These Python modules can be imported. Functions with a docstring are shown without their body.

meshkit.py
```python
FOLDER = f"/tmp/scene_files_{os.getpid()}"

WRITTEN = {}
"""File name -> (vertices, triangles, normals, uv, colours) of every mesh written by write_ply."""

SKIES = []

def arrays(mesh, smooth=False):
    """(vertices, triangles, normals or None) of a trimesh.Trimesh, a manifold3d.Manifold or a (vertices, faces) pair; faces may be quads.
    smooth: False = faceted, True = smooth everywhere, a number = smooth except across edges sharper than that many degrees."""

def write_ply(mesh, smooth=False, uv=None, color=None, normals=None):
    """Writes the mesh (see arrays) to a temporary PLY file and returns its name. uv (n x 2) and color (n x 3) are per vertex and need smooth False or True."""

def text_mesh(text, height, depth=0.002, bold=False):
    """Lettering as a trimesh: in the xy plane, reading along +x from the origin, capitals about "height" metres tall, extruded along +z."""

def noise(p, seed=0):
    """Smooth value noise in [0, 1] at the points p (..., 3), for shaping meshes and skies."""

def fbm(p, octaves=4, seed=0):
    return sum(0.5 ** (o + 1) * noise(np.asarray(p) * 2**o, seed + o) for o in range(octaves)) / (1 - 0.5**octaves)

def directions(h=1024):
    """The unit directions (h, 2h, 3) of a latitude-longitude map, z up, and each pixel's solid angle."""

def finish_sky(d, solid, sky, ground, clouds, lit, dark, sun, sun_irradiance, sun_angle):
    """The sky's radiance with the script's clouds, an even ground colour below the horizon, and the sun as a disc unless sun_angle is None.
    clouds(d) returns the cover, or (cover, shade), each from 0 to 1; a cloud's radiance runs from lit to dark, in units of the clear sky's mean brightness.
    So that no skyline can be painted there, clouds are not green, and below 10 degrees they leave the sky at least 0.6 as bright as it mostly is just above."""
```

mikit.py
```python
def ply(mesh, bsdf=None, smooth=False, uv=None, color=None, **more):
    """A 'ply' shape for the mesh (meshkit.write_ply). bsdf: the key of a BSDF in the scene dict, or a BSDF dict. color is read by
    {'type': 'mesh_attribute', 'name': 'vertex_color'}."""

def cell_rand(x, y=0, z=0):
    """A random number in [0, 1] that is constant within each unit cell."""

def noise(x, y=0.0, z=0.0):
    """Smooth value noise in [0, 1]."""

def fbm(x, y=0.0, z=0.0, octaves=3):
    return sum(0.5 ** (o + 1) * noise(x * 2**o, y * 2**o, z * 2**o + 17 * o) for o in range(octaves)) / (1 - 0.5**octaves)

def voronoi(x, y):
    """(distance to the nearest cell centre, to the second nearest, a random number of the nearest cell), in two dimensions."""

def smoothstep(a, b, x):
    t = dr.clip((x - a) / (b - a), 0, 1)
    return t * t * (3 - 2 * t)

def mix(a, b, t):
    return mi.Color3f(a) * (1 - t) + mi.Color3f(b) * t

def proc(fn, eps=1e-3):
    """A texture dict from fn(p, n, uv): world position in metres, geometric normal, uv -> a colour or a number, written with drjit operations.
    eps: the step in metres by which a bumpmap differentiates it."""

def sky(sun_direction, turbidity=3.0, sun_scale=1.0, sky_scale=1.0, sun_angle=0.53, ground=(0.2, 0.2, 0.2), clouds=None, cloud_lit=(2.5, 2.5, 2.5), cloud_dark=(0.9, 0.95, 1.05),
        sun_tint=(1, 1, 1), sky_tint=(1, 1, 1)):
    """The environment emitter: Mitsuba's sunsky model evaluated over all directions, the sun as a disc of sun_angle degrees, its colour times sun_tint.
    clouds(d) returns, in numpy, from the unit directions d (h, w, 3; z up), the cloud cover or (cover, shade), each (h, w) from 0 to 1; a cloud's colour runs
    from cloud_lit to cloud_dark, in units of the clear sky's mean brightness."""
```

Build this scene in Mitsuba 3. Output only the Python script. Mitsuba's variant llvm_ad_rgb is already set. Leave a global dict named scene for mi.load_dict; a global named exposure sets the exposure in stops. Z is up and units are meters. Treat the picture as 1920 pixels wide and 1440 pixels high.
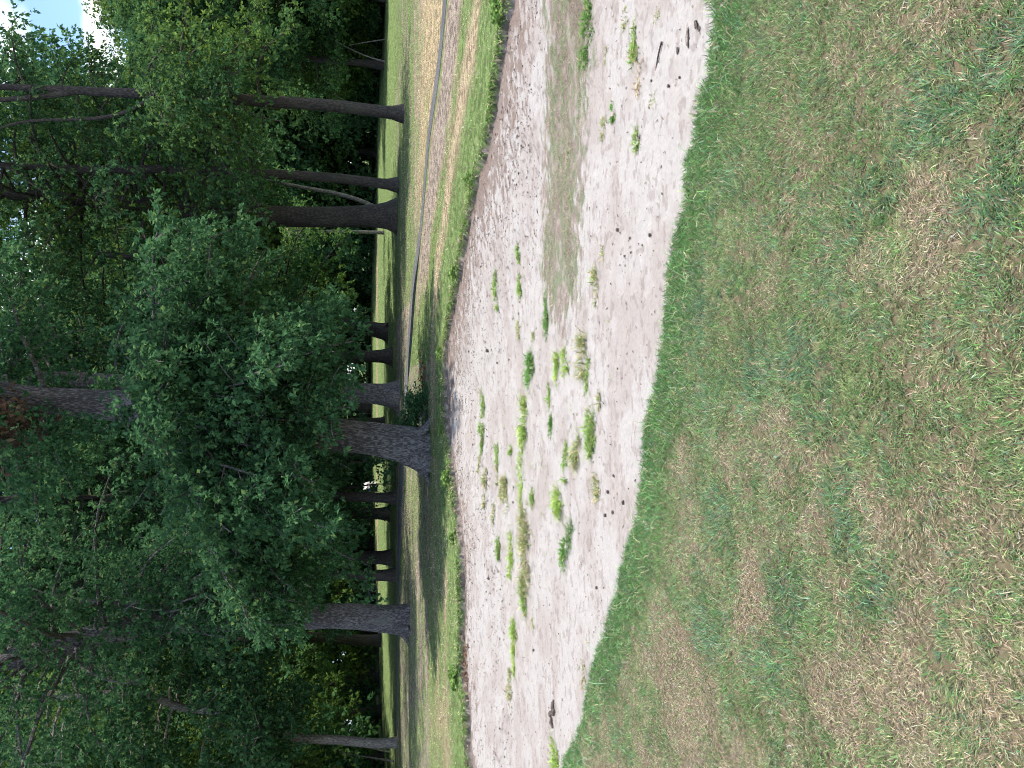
import math
import numpy as np
import drjit as dr
import mitsuba as mi
import trimesh
import shapely
from shapely.geometry import Polygon
from scipy.spatial import cKDTree
import mikit
import meshkit
from mikit import proc, noise, fbm, smoothstep, mix, ply

T = mi.ScalarTransform4f
scene, labels = {}, {}

# ------------------------------------------------------------------ camera, daylight, exposure
# the photograph was taken with the phone on its side: world up points to the left of the picture
PITCH = math.radians(11.58)
scene['camera'] = {
    'type': 'perspective', 'fov': 67.38, 'fov_axis': 'x', 'near_clip': 0.05, 'far_clip': 2000.0,
    'to_world': T().look_at(origin=[0, 0, 1.6], target=[0, math.cos(PITCH), 1.6 - math.sin(PITCH)], up=[1, 0, 0]),
}


def clouds(d):
    z = np.maximum(d[..., 2:3], 0.06)
    q = d / z
    n = meshkit.fbm(np.concatenate([q[..., :2] * 1.3 + 3.7, q[..., :1] * 0 + 0.5], -1), 5, seed=80)
    cover = np.clip((n - 0.50) / 0.13, 0, 1)
    shade = np.clip((n - 0.6) / 0.3, 0, 1) * 0.6
    return cover, shade


SUN = (0.25, 0.03, 0.96)
scene['sky'] = mikit.sky(SUN, turbidity=3, sun_scale=0.95, sky_scale=1.5, sun_angle=2.0, clouds=clouds, sun_tint=(0.95, 1.0, 1.07))
exposure = 2.4

# ------------------------------------------------------------------ terrain
NEAR = [(-7.6, 9.6), (-6.4, 8.4), (-4.6, 7.0), (-3.6, 6.22), (-2.99, 5.78), (-2.74, 5.6), (-2.32, 5.25), (-1.92, 5.01), (-1.46, 4.67), (-1.18, 4.47), (-0.88, 4.29), (-0.67, 4.16),
        (-0.42, 4.08), (-0.18, 4.04), (0.0, 3.88), (0.23, 3.81), (0.45, 3.81), (0.69, 3.71), (0.85, 3.58), (1.11, 3.54), (1.18, 3.45), (1.36, 3.37), (1.4, 3.28),
        (1.61, 3.25), (1.77, 3.28), (2.4, 3.25), (3.4, 3.5), (4.6, 4.2)]
FAR = [(4.9, 7.6), (4.23, 8.3), (3.84, 8.76), (3.4, 9.27), (3.1, 9.6), (2.95, 10.4), (2.52, 11.24), (2.03, 12.09), (1.46, 13.07), (0.79, 14.22), (0.0, 14.39), (-0.79, 14.22),
       (-1.5, 13.43), (-2.14, 12.73), (-2.73, 12.21), (-3.64, 12.09), (-4.49, 12.09), (-4.92, 11.51), (-5.68, 11.24), (-6.6, 11.0), (-7.4, 10.5)]
SIDE = [(5.3, 5.4), (5.3, 6.6)]
BUNKER = Polygon(NEAR + SIDE + FAR).buffer(0.12).buffer(-0.12)


def dense(line, step=0.03):
    line = np.asarray(line, float)
    out = []
    for a, b in zip(line[:-1], line[1:]):
        n = max(1, int(np.linalg.norm(b - a) / step))
        out.append(a + (b - a) * np.arange(n)[:, None] / n)
    return np.vstack(out + [line[-1:]])


EDGE = cKDTree(dense(np.array(BUNKER.exterior.coords)))
FAR_TREE = cKDTree(dense(FAR))


def p3(x, y, s):
    return np.stack([np.asarray(x) * s, np.asarray(y) * s, np.asarray(x) * 0 + 0.5], -1)


def step01(a, b, x):
    t = np.clip((x - a) / (b - a), 0, 1)
    return t * t * (3 - 2 * t)


def inside(x, y):
    """Signed distance to the bunker's edge, positive inside; the edge is a little ragged."""
    x, y = np.asarray(x, float), np.asarray(y, float)
    d = EDGE.query(np.stack([x, y], -1))[0]
    d = np.where(shapely.contains_xy(BUNKER, x, y), d, -d)
    return d + (meshkit.fbm(p3(x, y, 2.2), 3, 7) - 0.5) * 0.18 + (meshkit.fbm(p3(x, y, 9.0), 2, 8) - 0.5) * 0.08


def far_dist(x, y):
    return FAR_TREE.query(np.stack([np.asarray(x, float), np.asarray(y, float)], -1))[0]


def sand_z(x, y):
    x, y = np.asarray(x, float), np.asarray(y, float)
    fd = far_dist(x, y)
    z = -0.34 + 0.235 * (1 - step01(0.0, 2.6, fd))
    z = z + (meshkit.fbm(p3(x, y, 0.9), 3, 21) - 0.5) * 0.07
    return z


def sand_detail(x, y):
    a = (meshkit.fbm(p3(x, y, 5.0), 3, 31) - 0.5) * 0.055
    b = (meshkit.fbm(p3(x, y, 17.0), 2, 32) - 0.5) * 0.014
    return a + b


def curve(pts, n):
    """A smooth curve through points (centripetal enough for trunks)."""
    from scipy.interpolate import CubicSpline
    p = np.asarray(pts, float)
    s = np.concatenate([[0], np.cumsum(np.linalg.norm(np.diff(p, axis=0), axis=1))])
    if len(p) == 2:
        return p[0] + (p[1] - p[0]) * np.linspace(0, 1, n)[:, None]
    return CubicSpline(s, p)(np.linspace(0, s[-1], n))


PATH = curve([(11.5, 9.0), (8.6, 11.6), (6.97, 13.71), (6.14, 14.96), (5.48, 16.81), (4.61, 17.99), (3.72, 19.18), (2.72, 20.72), (1.24, 22.52), (0.33, 23.91), (-2.2, 26.4), (-7.0, 29.0), (-14.0, 30.5)], 160)
PATH_WIDTH = np.interp(np.arange(160), [0, 70, 110, 130, 159], [0.5, 0.5, 1.5, 1.2, 0.9])
PATH_TREE = cKDTree(PATH)


def ground_z(x, y):
    x, y = np.asarray(x, float), np.asarray(y, float)
    d = inside(x, y)
    z = (meshkit.fbm(p3(x, y, 0.35), 3, 5) - 0.5) * 0.08 * step01(14, 26, y)
    z = z + 0.02 * np.exp(-((far_dist(x, y) - 1.3) / 0.9) ** 2) * (y > 7) * (d < 0)
    z = z + (meshkit.fbm(p3(x, y, 3.0), 2, 6) - 0.5) * 0.03
    z = z * step01(0.5, 1.6, PATH_TREE.query(np.stack([x, y], -1))[0])
    drop = step01(-0.03, 0.12, d)
    return z * (1 - drop) + drop * (sand_z(x, y) - 0.08)


# ------------------------------------------------------------------ materials
def leaf_colour(p, n, uv):
    r = uv.x
    w = fbm(p.x * 0.35, p.y * 0.35, p.z * 0.35, 2)
    tone = dr.clip(uv.y + (w - 0.5) * 0.5, 0, 1)
    c = mix((0.085, 0.205, 0.095), (0.17, 0.275, 0.055), smoothstep(0.30, 0.80, tone))
    c = mix(c, (0.21, 0.30, 0.10), smoothstep(0.86, 1.0, r) * 0.6)
    return c * (0.55 + 0.68 * r)


scene['m_leaf'] = {'type': 'principledthin', 'base_color': proc(leaf_colour), 'roughness': 0.32, 'diff_trans': 1.0, 'eta': 1.55}
scene['m_blade'] = {'type': 'principledthin', 'base_color': {'type': 'mesh_attribute', 'name': 'vertex_color'}, 'roughness': 0.5, 'diff_trans': 0.6, 'eta': 1.4}
scene['m_chips'] = {'type': 'twosided', 'bsdf': {'type': 'diffuse', 'reflectance': {'type': 'mesh_attribute', 'name': 'vertex_color'}}}


def bark(base, light, plate):
    def fn(p, n, uv):
        a = fbm(p.x * 55, p.y * 55, p.z * 13, 3)
        b = fbm(p.x * 3, p.y * 3, p.z * 1.2 + 9, 3)
        c = mix(base, light, smoothstep(0.40, 0.68, a * 0.75 + b * 0.25))
        return mix(c, plate, smoothstep(0.62, 0.8, b) * 0.6)
    return fn


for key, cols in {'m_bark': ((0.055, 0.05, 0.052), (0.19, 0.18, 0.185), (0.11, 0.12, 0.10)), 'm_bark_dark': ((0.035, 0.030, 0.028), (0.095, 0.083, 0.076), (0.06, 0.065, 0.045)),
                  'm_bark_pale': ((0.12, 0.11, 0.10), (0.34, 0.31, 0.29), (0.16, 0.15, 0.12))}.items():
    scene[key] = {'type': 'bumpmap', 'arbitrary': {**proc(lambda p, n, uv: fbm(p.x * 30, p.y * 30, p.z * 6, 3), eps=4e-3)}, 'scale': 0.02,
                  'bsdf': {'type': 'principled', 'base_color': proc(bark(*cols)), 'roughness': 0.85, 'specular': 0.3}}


def sand_colour(p, n, uv):
    f = fbm(p.x * 2.3, p.y * 3.4, 1.0, 4)
    g = noise(p.x * 60, p.y * 60, 0.5)
    s = fbm(p.x * 13, p.y * 20, 3.0, 3)
    c = mix((0.318, 0.312, 0.314), (0.278, 0.260, 0.256), smoothstep(0.40, 0.70, f))
    c = mix(c, (0.185, 0.16, 0.153), smoothstep(0.57, 0.72, s) * 0.5)
    c = c * (0.84 + 0.3 * g)
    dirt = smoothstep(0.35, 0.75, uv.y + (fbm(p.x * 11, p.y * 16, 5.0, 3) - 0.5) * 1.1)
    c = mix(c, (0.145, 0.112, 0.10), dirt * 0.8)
    moss = smoothstep(0.30, 0.62, uv.x + (fbm(p.x * 8, p.y * 18, 8.0, 3) - 0.5) * 0.9)
    m = mix((0.15, 0.125, 0.108), (0.11, 0.135, 0.08), smoothstep(0.40, 0.62, fbm(p.x * 7, p.y * 12, 2.0, 4)))
    m = mix(m, (0.24, 0.21, 0.195), smoothstep(0.5, 0.7, fbm(p.x * 9, p.y * 16, 6.0, 3)) * 0.7)
    return mix(c, m * (0.7 + 0.6 * g), moss * 0.85)


scene['m_sand'] = {'type': 'bumpmap', 'arbitrary': {**proc(lambda p, n, uv: fbm(p.x * 45, p.y * 60, 0.0, 3), eps=4e-3)}, 'scale': 0.006,
                   'bsdf': {'type': 'diffuse', 'reflectance': proc(sand_colour)}}


def turf_colour(p, n, uv):
    far = smoothstep(24.0, 34.0, p.y)
    a = fbm(p.x * 1.1, p.y * 2.2, 0.0, 4)
    b = fbm(p.x * 14, p.y * 14, 4.0, 3)
    g = noise(p.x * 70, p.y * 70, 0.5)
    u = smoothstep(0.2, 0.8, uv.x + (a - 0.5) * 1.1 + (b - 0.5) * 0.8)
    b = smoothstep(0.28, 0.72, b)
    dead = mix((0.25, 0.205, 0.135), (0.20, 0.172, 0.158), uv.y)
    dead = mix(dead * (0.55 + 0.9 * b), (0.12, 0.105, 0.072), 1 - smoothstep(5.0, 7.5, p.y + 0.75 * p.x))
    green = mix((0.075, 0.115, 0.045), (0.115, 0.165, 0.07), dr.maximum(far, a))
    return mix(dead, green * (0.65 + 0.75 * b), u) * (0.75 + 0.5 * g * (1 - far) + 0.25 * far)


scene['m_turf'] = {'type': 'diffuse', 'reflectance': proc(turf_colour)}


def path_colour(p, n, uv):
    return mix((0.085, 0.09, 0.105), (0.125, 0.13, 0.14), fbm(p.x * 1.5, p.y * 1.5, 0, 3)) * (0.8 + 0.4 * noise(p.x * 50, p.y * 50, 0))


scene['m_path'] = {'type': 'diffuse', 'reflectance': proc(path_colour)}
scene['m_white'] = {'type': 'principled', 'base_color': {'type': 'rgb', 'value': (0.8, 0.8, 0.8)}, 'roughness': 0.35}
scene['m_blue'] = {'type': 'principled', 'base_color': {'type': 'rgb', 'value': (0.02, 0.04, 0.16)}, 'roughness': 0.35}
scene['m_pebble'] = {'type': 'diffuse', 'reflectance': proc(lambda p, n, uv: mix((0.06, 0.052, 0.048), (0.15, 0.13, 0.12), noise(p.x * 120, p.y * 120, p.z * 120)))}


# ------------------------------------------------------------------ helpers
def unit(v):
    return v / np.maximum(np.linalg.norm(v, axis=-1, keepdims=True), 1e-9)


def tag(key, label, category=None, group=None, kind=None):
    labels[key] = {k: v for k, v in (('label', label), ('category', category), ('group', group), ('kind', kind)) if v}


def numbered(name):
    if not any(k == name or k.startswith(name + '__') for k in scene):
        return name
    i = 1
    while any(k == f'{name}_{i:03d}' or k.startswith(f'{name}_{i:03d}__') for k in scene):
        i += 1
    return f'{name}_{i:03d}'


def tube(pts, radii, sides=8, ridge=0.0, seed=0, cap=True):
    """A tapering tube along a polyline; ridge gives bark furrows."""
    p = np.asarray(pts, float)
    t = unit(np.gradient(p, axis=0))
    ref = np.where(np.abs(t[:, 1:2]) < 0.9, [[0, 1.0, 0]], [[1.0, 0, 0]])
    a = unit(np.cross(ref, t))
    b = np.cross(t, a)
    ang = np.arange(sides) * 2 * np.pi / sides
    r = np.broadcast_to(np.asarray(radii, float), (len(p),))[:, None] * np.ones(sides)
    if ridge:
        s = np.concatenate([[0], np.cumsum(np.linalg.norm(np.diff(p, axis=0), axis=1))])
        q = np.stack([np.cos(ang)[None] * 5.5 + 0 * s[:, None], np.sin(ang)[None] * 5.5 + 0 * s[:, None], s[:, None] * 0.9 + 0 * ang[None]], -1)
        n = meshkit.fbm(q, 3, seed)
        q2 = np.stack([np.cos(ang)[None] * 1.3 + 0 * s[:, None], np.sin(ang)[None] * 1.3 + 0 * s[:, None], s[:, None] * 0.6 + 0 * ang[None]], -1)
        r = r * (1 + ridge * (np.abs(n - 0.5) * 4 - 0.6) + (meshkit.fbm(q2, 2, seed + 3) - 0.5) * 0.22)
    v = p[:, None] + r[..., None] * (np.cos(ang)[None, :, None] * a[:, None] + np.sin(ang)[None, :, None] * b[:, None])
    i, j = np.meshgrid(np.arange(len(p) - 1), np.arange(sides), indexing='ij')
    q = np.stack([i * sides + j, i * sides + (j + 1) % sides, (i + 1) * sides + (j + 1) % sides, (i + 1) * sides + j], -1).reshape(-1, 4)
    v = v.reshape(-1, 3)
    f = np.vstack([q[:, [0, 1, 2]], q[:, [0, 2, 3]]])
    if cap:
        v = np.vstack([v, p[-1] + t[-1] * r[-1].mean()])
        k = np.arange(sides)
        f = np.vstack([f, np.stack([(len(p) - 1) * sides + k, (len(p) - 1) * sides + (k + 1) % sides, k * 0 + len(v) - 1], -1)])
    return v, f


def join(parts):
    vs, fs, at = [], [], 0
    for v, f in parts:
        vs.append(v)
        fs.append(f + at)
        at += len(v)
    return np.vstack(vs), np.vstack(fs)


def leaves(rng, P, D, per, size, tone, lobed=False, flat=0.55):
    """Rosettes of leaves: per leaves at each point P, opened around the twig direction D. Returns (v, f, uv)."""
    n = len(P) * per
    P, D = np.repeat(P, per, 0), unit(np.repeat(D, per, 0))
    rnd = unit(rng.normal(size=(n, 3)))
    side = unit(rnd - (rnd * D).sum(1, keepdims=True) * D)
    th = rng.uniform(0.5, 1.6, n)[:, None]
    a = unit(D * np.cos(th) + side * np.sin(th) + np.array([0, 0, -0.25]))
    up = unit(np.array([0, 0, 1.0]) * flat + rng.normal(size=(n, 3)) * 0.6 + D * 0.3)
    w = unit(np.cross(a, up))
    nr = np.cross(w, a)
    L = (size * rng.uniform(0.65, 1.25, n))[:, None]
    W = L * rng.uniform(0.26, 0.36, n)[:, None]
    P = P + rng.normal(size=(n, 3)) * size * 0.25
    tip = P + a * L - np.array([0, 0, 0.12]) * L
    if lobed:
        k = 6
        v = np.stack([P, P + a * L * 0.42 + w * W * 1.25 + nr * L * 0.1, P + a * L * 0.60 + w * W * 0.55, tip, P + a * L * 0.60 - w * W * 0.55, P + a * L * 0.42 - w * W * 1.25 + nr * L * 0.1], 1)
        tri = np.array([[0, 2, 1], [0, 3, 2], [0, 4, 3], [0, 5, 4]])
    else:
        k = 4
        v = np.stack([P, P + a * L * 0.5 + w * W + nr * L * 0.08, tip, P + a * L * 0.5 - w * W + nr * L * 0.08], 1)
        tri = np.array([[0, 2, 1], [0, 3, 2]])
    f = (np.arange(n)[:, None, None] * k + tri[None]).reshape(-1, 3)
    uv = np.stack([np.repeat(rng.random(n), k), np.repeat(np.clip(tone + rng.normal(size=n) * 0.1, 0, 1), k)], -1)
    return v.reshape(-1, 3), f, uv


def shoot(rng, p, az, el, length, droop, n=7, wob=0.10):
    """A branch: starts at p, bends down by droop (radians over its length), wanders a little."""
    pts, step = [np.asarray(p, float)], length / n
    for i in range(n):
        az += rng.normal() * wob
        el -= droop / n + rng.normal() * wob * 0.6
        pts.append(pts[-1] + step * np.array([math.cos(el) * math.sin(az), math.cos(el) * math.cos(az), math.sin(el)]))
    return np.array(pts)


def crown(rng, spine, limbs, size, tone, secs=8, pts=5, k=3, per=6, lobed=False, wood=0.05, spread=0.22, sec_len=1.5):
    """limbs: (height fraction along the spine, azimuth, elevation, length, droop). Returns (branch mesh, leaf mesh + uv)."""
    branches, P, D = [], [], []
    s = np.linspace(0, 1, len(spine))
    for h, az, el, length, droop in limbs:
        p0 = np.array([np.interp(h, s, spine[:, c]) for c in range(3)])
        b = shoot(rng, p0, az, el, length, droop)
        r0 = wood * (0.35 + length / 6)
        branches.append(tube(b, np.linspace(r0, 0.012, len(b)), 6))
        for j in range(secs):
            t = 0.22 + 0.78 * (j + rng.random()) / secs
            q = np.array([np.interp(t, np.linspace(0, 1, len(b)), b[:, c]) for c in range(3)])
            sa = az + rng.choice([-1, 1]) * rng.uniform(0.5, 1.35)
            L2 = sec_len * rng.uniform(0.6, 1.2) * (1.1 - 0.5 * t)
            c2 = shoot(rng, q, sa, rng.normal() * 0.45 + 0.1, L2, rng.uniform(0.2, 0.9), 4)
            branches.append(tube(c2, np.linspace(0.016, 0.006, len(c2)), 3, cap=False))
            u = rng.uniform(0.15, 1.0, pts * k)
            base = np.stack([np.interp(u, np.linspace(0, 1, len(c2)), c2[:, c]) for c in range(3)], -1)
            off = rng.normal(size=base.shape) * spread
            off[:, 2] *= 0.7
            P.append(base + off)
            D.append(unit(c2[-1] - c2[0])[None] * 0.7 + unit(off) * 0.9 + np.array([0, 0, 0.1]))
    v, f, uv = leaves(rng, np.vstack(P), np.vstack(D), per, size, tone, lobed)
    return join(branches), (v, f, uv)


def add_leaves(key, mesh, mat='m_leaf'):
    scene[key] = ply((mesh[0], mesh[1]), mat, False, uv=mesh[2])


def blades(rng, P, length, width, lean, az, colour, segments=2, bend=0.6):
    """Grass blades at P: a bent, tapering strip each. length, width, lean (from upright), az per blade; colour (n, 3)."""
    n = len(P)
    d = np.stack([np.sin(az), np.cos(az), 0 * az], -1)
    w = np.stack([np.cos(az + rng.normal(size=n) * 0.5), -np.sin(az + rng.normal(size=n) * 0.5), 0 * az], -1) * width[:, None] / 2
    up = np.array([0, 0, 1.0])

    def at(t):
        th = lean + bend * t
        return (d * np.sin(th)[:, None] + up * np.cos(th)[:, None]) * (length * t)[:, None]

    if segments == 0:
        m = P + at(0.5)
        v = np.stack([P, m + w, P + at(1.0), m - w], 1)
        tri = np.array([[0, 1, 2], [0, 2, 3]])
    elif segments == 1:
        v = np.stack([P - w, P + w, P + at(1.0)], 1)
        tri = np.array([[0, 1, 2]])
    else:
        m = P + at(0.55)
        v = np.stack([P - w * 0.8, P + w * 0.8, m + w, m - w, P + at(1.0)], 1)
        tri = np.array([[0, 1, 2], [0, 2, 3], [3, 2, 4]])
    k = v.shape[1]
    f = (np.arange(n)[:, None, None] * k + tri[None]).reshape(-1, 3)
    return v.reshape(-1, 3), f, np.repeat(colour, k, 0)


def add_blades(key, mesh):
    scene[key] = ply((mesh[0], mesh[1]), 'm_blade', False, color=mesh[2])


def tint(rng, base, n, spread=0.22):
    base = np.broadcast_to(np.asarray(base, float), (n, 3))
    return np.clip(base * np.exp(rng.normal(size=(n, 1)) * spread) * (1 + rng.normal(size=(n, 3)) * 0.06), 0.005, 0.9)


# ------------------------------------------------------------------ the ground
def blob(x, y, spots, r):
    out = 0
    for cx, cy in spots:
        out = np.maximum(out, np.exp(-((x - cx) ** 2 + (y - cy) ** 2) / (r * r)))
    return out



def turf_mix(x, y):
    """(share of green, how brown the rest is) of the turf at (x, y)."""
    d = inside(x, y)
    pd = PATH_TREE.query(np.stack([x, y], -1))[0]
    n1 = meshkit.fbm(p3(x, y, 0.6), 3, 11)
    green, brown = np.full(x.shape, 0.22), np.full(x.shape, 0.55)
    # strip behind the bunker: lush at its rim, a straw streak, then green again
    fd = far_dist(x, y)
    g = 0.95 - 0.75 * np.exp(-((fd - 1.7) / 0.55) ** 2) * step01(-2.5, 0.5, x) - 0.35 * (x < -1.5) * step01(0.6, 1.6, fd)
    b = np.full(x.shape, 0.25)
    earth = np.exp(-((pd - 1.35) / 1.0) ** 4) * (x > 1.0) * step01(1.0, 3.0, x) * (fd > 1.4)     # bare earth along the near side of the path
    beyond = step01(0, 1.2, y - np.interp(x, PATH[::-1, 0], PATH[::-1, 1]))                     # the far side of the path
    g = g * (1 - 0.95 * earth)
    b = np.maximum(b, earth)
    straw = beyond * step01(3.0, 5.5, x) * (1 - step01(20.5, 23.5, y))
    under = beyond * step01(18.5, 22.5, y + 0.15 * np.abs(x)) * (1 - step01(29.5, 33, y))
    g = np.where(beyond > 0.5, 0.35 - 0.2 * straw + 0.32 * under * (x > 2.5), g)
    b = np.where(beyond > 0.5, 0.25 + 0.65 * under - 0.2 * straw, b)
    lt = (x < 0.5) & (y > 16.6 - 0.25 * x - 0.03 * x * x) & (y < 28)
    g = np.where(lt, 0.5, g)
    b = np.where(lt, 1.0, b)
    far = step01(29.5, 32.5, y)
    streak = 0.75 * np.exp(-((y - 57) / 3.0) ** 2)
    gf = 1.0 - streak * (x < 13)
    g = g * (1 - far) + gf * far
    b = b * (1 - far) + 0.15 * far
    green = np.where(y > 7.0, g, green)
    brown = np.where(y > 7.0, b, brown)
    green = np.where((d > 0.0) & (d < 0.35), 0.1, green)
    brown = np.where((d > -0.02) & (d < 0.35), 1.0, brown)
    return np.clip(green, 0, 1), np.clip(brown, 0, 1)


def axis(a, b, step, grow, lo, hi):
    mid = list(np.arange(a, b, step))
    s, x = step, mid[-1]
    while x < hi:
        s *= grow
        x += s
        mid.append(x)
    s, x = step, mid[0]
    while x > lo:
        s *= grow
        x -= s
        mid.insert(0, x)
    return np.array(mid)


def sheet(xs, ys):
    X, Y = np.meshgrid(xs, ys, indexing='xy')
    nx, ny = len(xs), len(ys)
    i, j = np.meshgrid(np.arange(ny - 1), np.arange(nx - 1), indexing='ij')
    q = np.stack([i * nx + j, i * nx + j + 1, (i + 1) * nx + j + 1, (i + 1) * nx + j], -1).reshape(-1, 4)
    return X.ravel(), Y.ravel(), np.vstack([q[:, [0, 1, 2]], q[:, [0, 2, 3]]])


gx, gy, gf = sheet(axis(-7.5, 5.2, 0.065, 1.08, -500, 500), axis(1.0, 15.0, 0.06, 1.05, -60, 900))
gg, gb = turf_mix(gx, gy)
scene['ground'] = ply((np.stack([gx, gy, ground_z(gx, gy)], -1), gf), 'm_turf', True, uv=np.stack([gg, gb], -1))
tag('ground', 'mown turf in green, straw and brown patches running back to the wood', kind='structure')

MULCH = Polygon([(4.6, 7.15), (3.71, 7.15), (3.35, 7.15), (2.94, 7.32), (2.3, 7.65), (1.64, 7.65), (1.24, 7.91), (0.76, 7.56), (0.5, 7.1), (0.76, 6.59), (1.48, 6.4), (2.03, 6.38), (2.61, 6.21), (3.06, 6.11), (3.6, 6.0), (4.6, 5.9)])
MULCH_EDGE = cKDTree(dense(np.array(MULCH.exterior.coords)))
sx, sy, sf = sheet(np.arange(-8.2, 5.8, 0.045), np.arange(3.0, 15.0, 0.045))
sd = inside(sx, sy)
keep = (sd[sf] > -0.10).all(1)
used = np.unique(sf[keep])
back = np.full(len(sx), -1)
back[used] = np.arange(len(used))
sx, sy, sf, sd = sx[used], sy[used], back[sf[keep]], sd[used]
md = MULCH_EDGE.query(np.stack([sx, sy], -1))[0] * np.where(shapely.contains_xy(MULCH, sx, sy), 1, -1)
moss = step01(-0.5, 0.45, md) * 0.80
fd = far_dist(sx, sy)
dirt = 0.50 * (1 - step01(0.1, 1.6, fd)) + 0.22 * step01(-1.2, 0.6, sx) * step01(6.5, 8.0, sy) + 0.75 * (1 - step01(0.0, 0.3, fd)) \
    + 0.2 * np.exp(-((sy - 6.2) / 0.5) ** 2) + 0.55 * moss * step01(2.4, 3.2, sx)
scene['bunker_sand'] = ply((np.stack([sx, sy, sand_z(sx, sy) + sand_detail(sx, sy) + 0.03 * moss], -1), sf), 'm_sand', True, uv=np.stack([moss, np.clip(dirt, 0, 1)], -1))
tag('bunker_sand', 'pale pinkish sand of the overgrown bunker with dark litter and a mossy grey patch', kind='structure')

t = unit(np.gradient(PATH, axis=0))
nrm = np.stack([-t[:, 1], t[:, 0]], -1)
rows = []
lift = 0.06 * step01(0.2, 1.2, PATH[:, 0]) * (1 - step01(2.6, 3.8, PATH[:, 0]))      # the slab stands proud where the ground is worn away
for c, dz in ((-1, -0.06), (-1, 0.008), (-0.5, 0.016), (0, 0.02), (0.5, 0.016), (1, 0.008), (1, -0.06)):
    q = PATH + nrm * PATH_WIDTH[:, None] * 0.5 * c * 1.001
    rows.append(np.column_stack([q, ground_z(q[:, 0], q[:, 1]) + dz + lift]))
v = np.stack(rows, 1).reshape(-1, 3)
i, j = np.meshgrid(np.arange(159), np.arange(6), indexing='ij')
q = np.stack([i * 7 + j, (i + 1) * 7 + j, (i + 1) * 7 + j + 1, i * 7 + j + 1], -1).reshape(-1, 4)
scene['cart_path'] = ply((v, np.vstack([q[:, [0, 1, 2]], q[:, [0, 2, 3]]])), 'm_path', 30)
tag('cart_path', 'narrow blue-grey path curving behind the bunker towards the trees', kind='structure')
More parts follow.
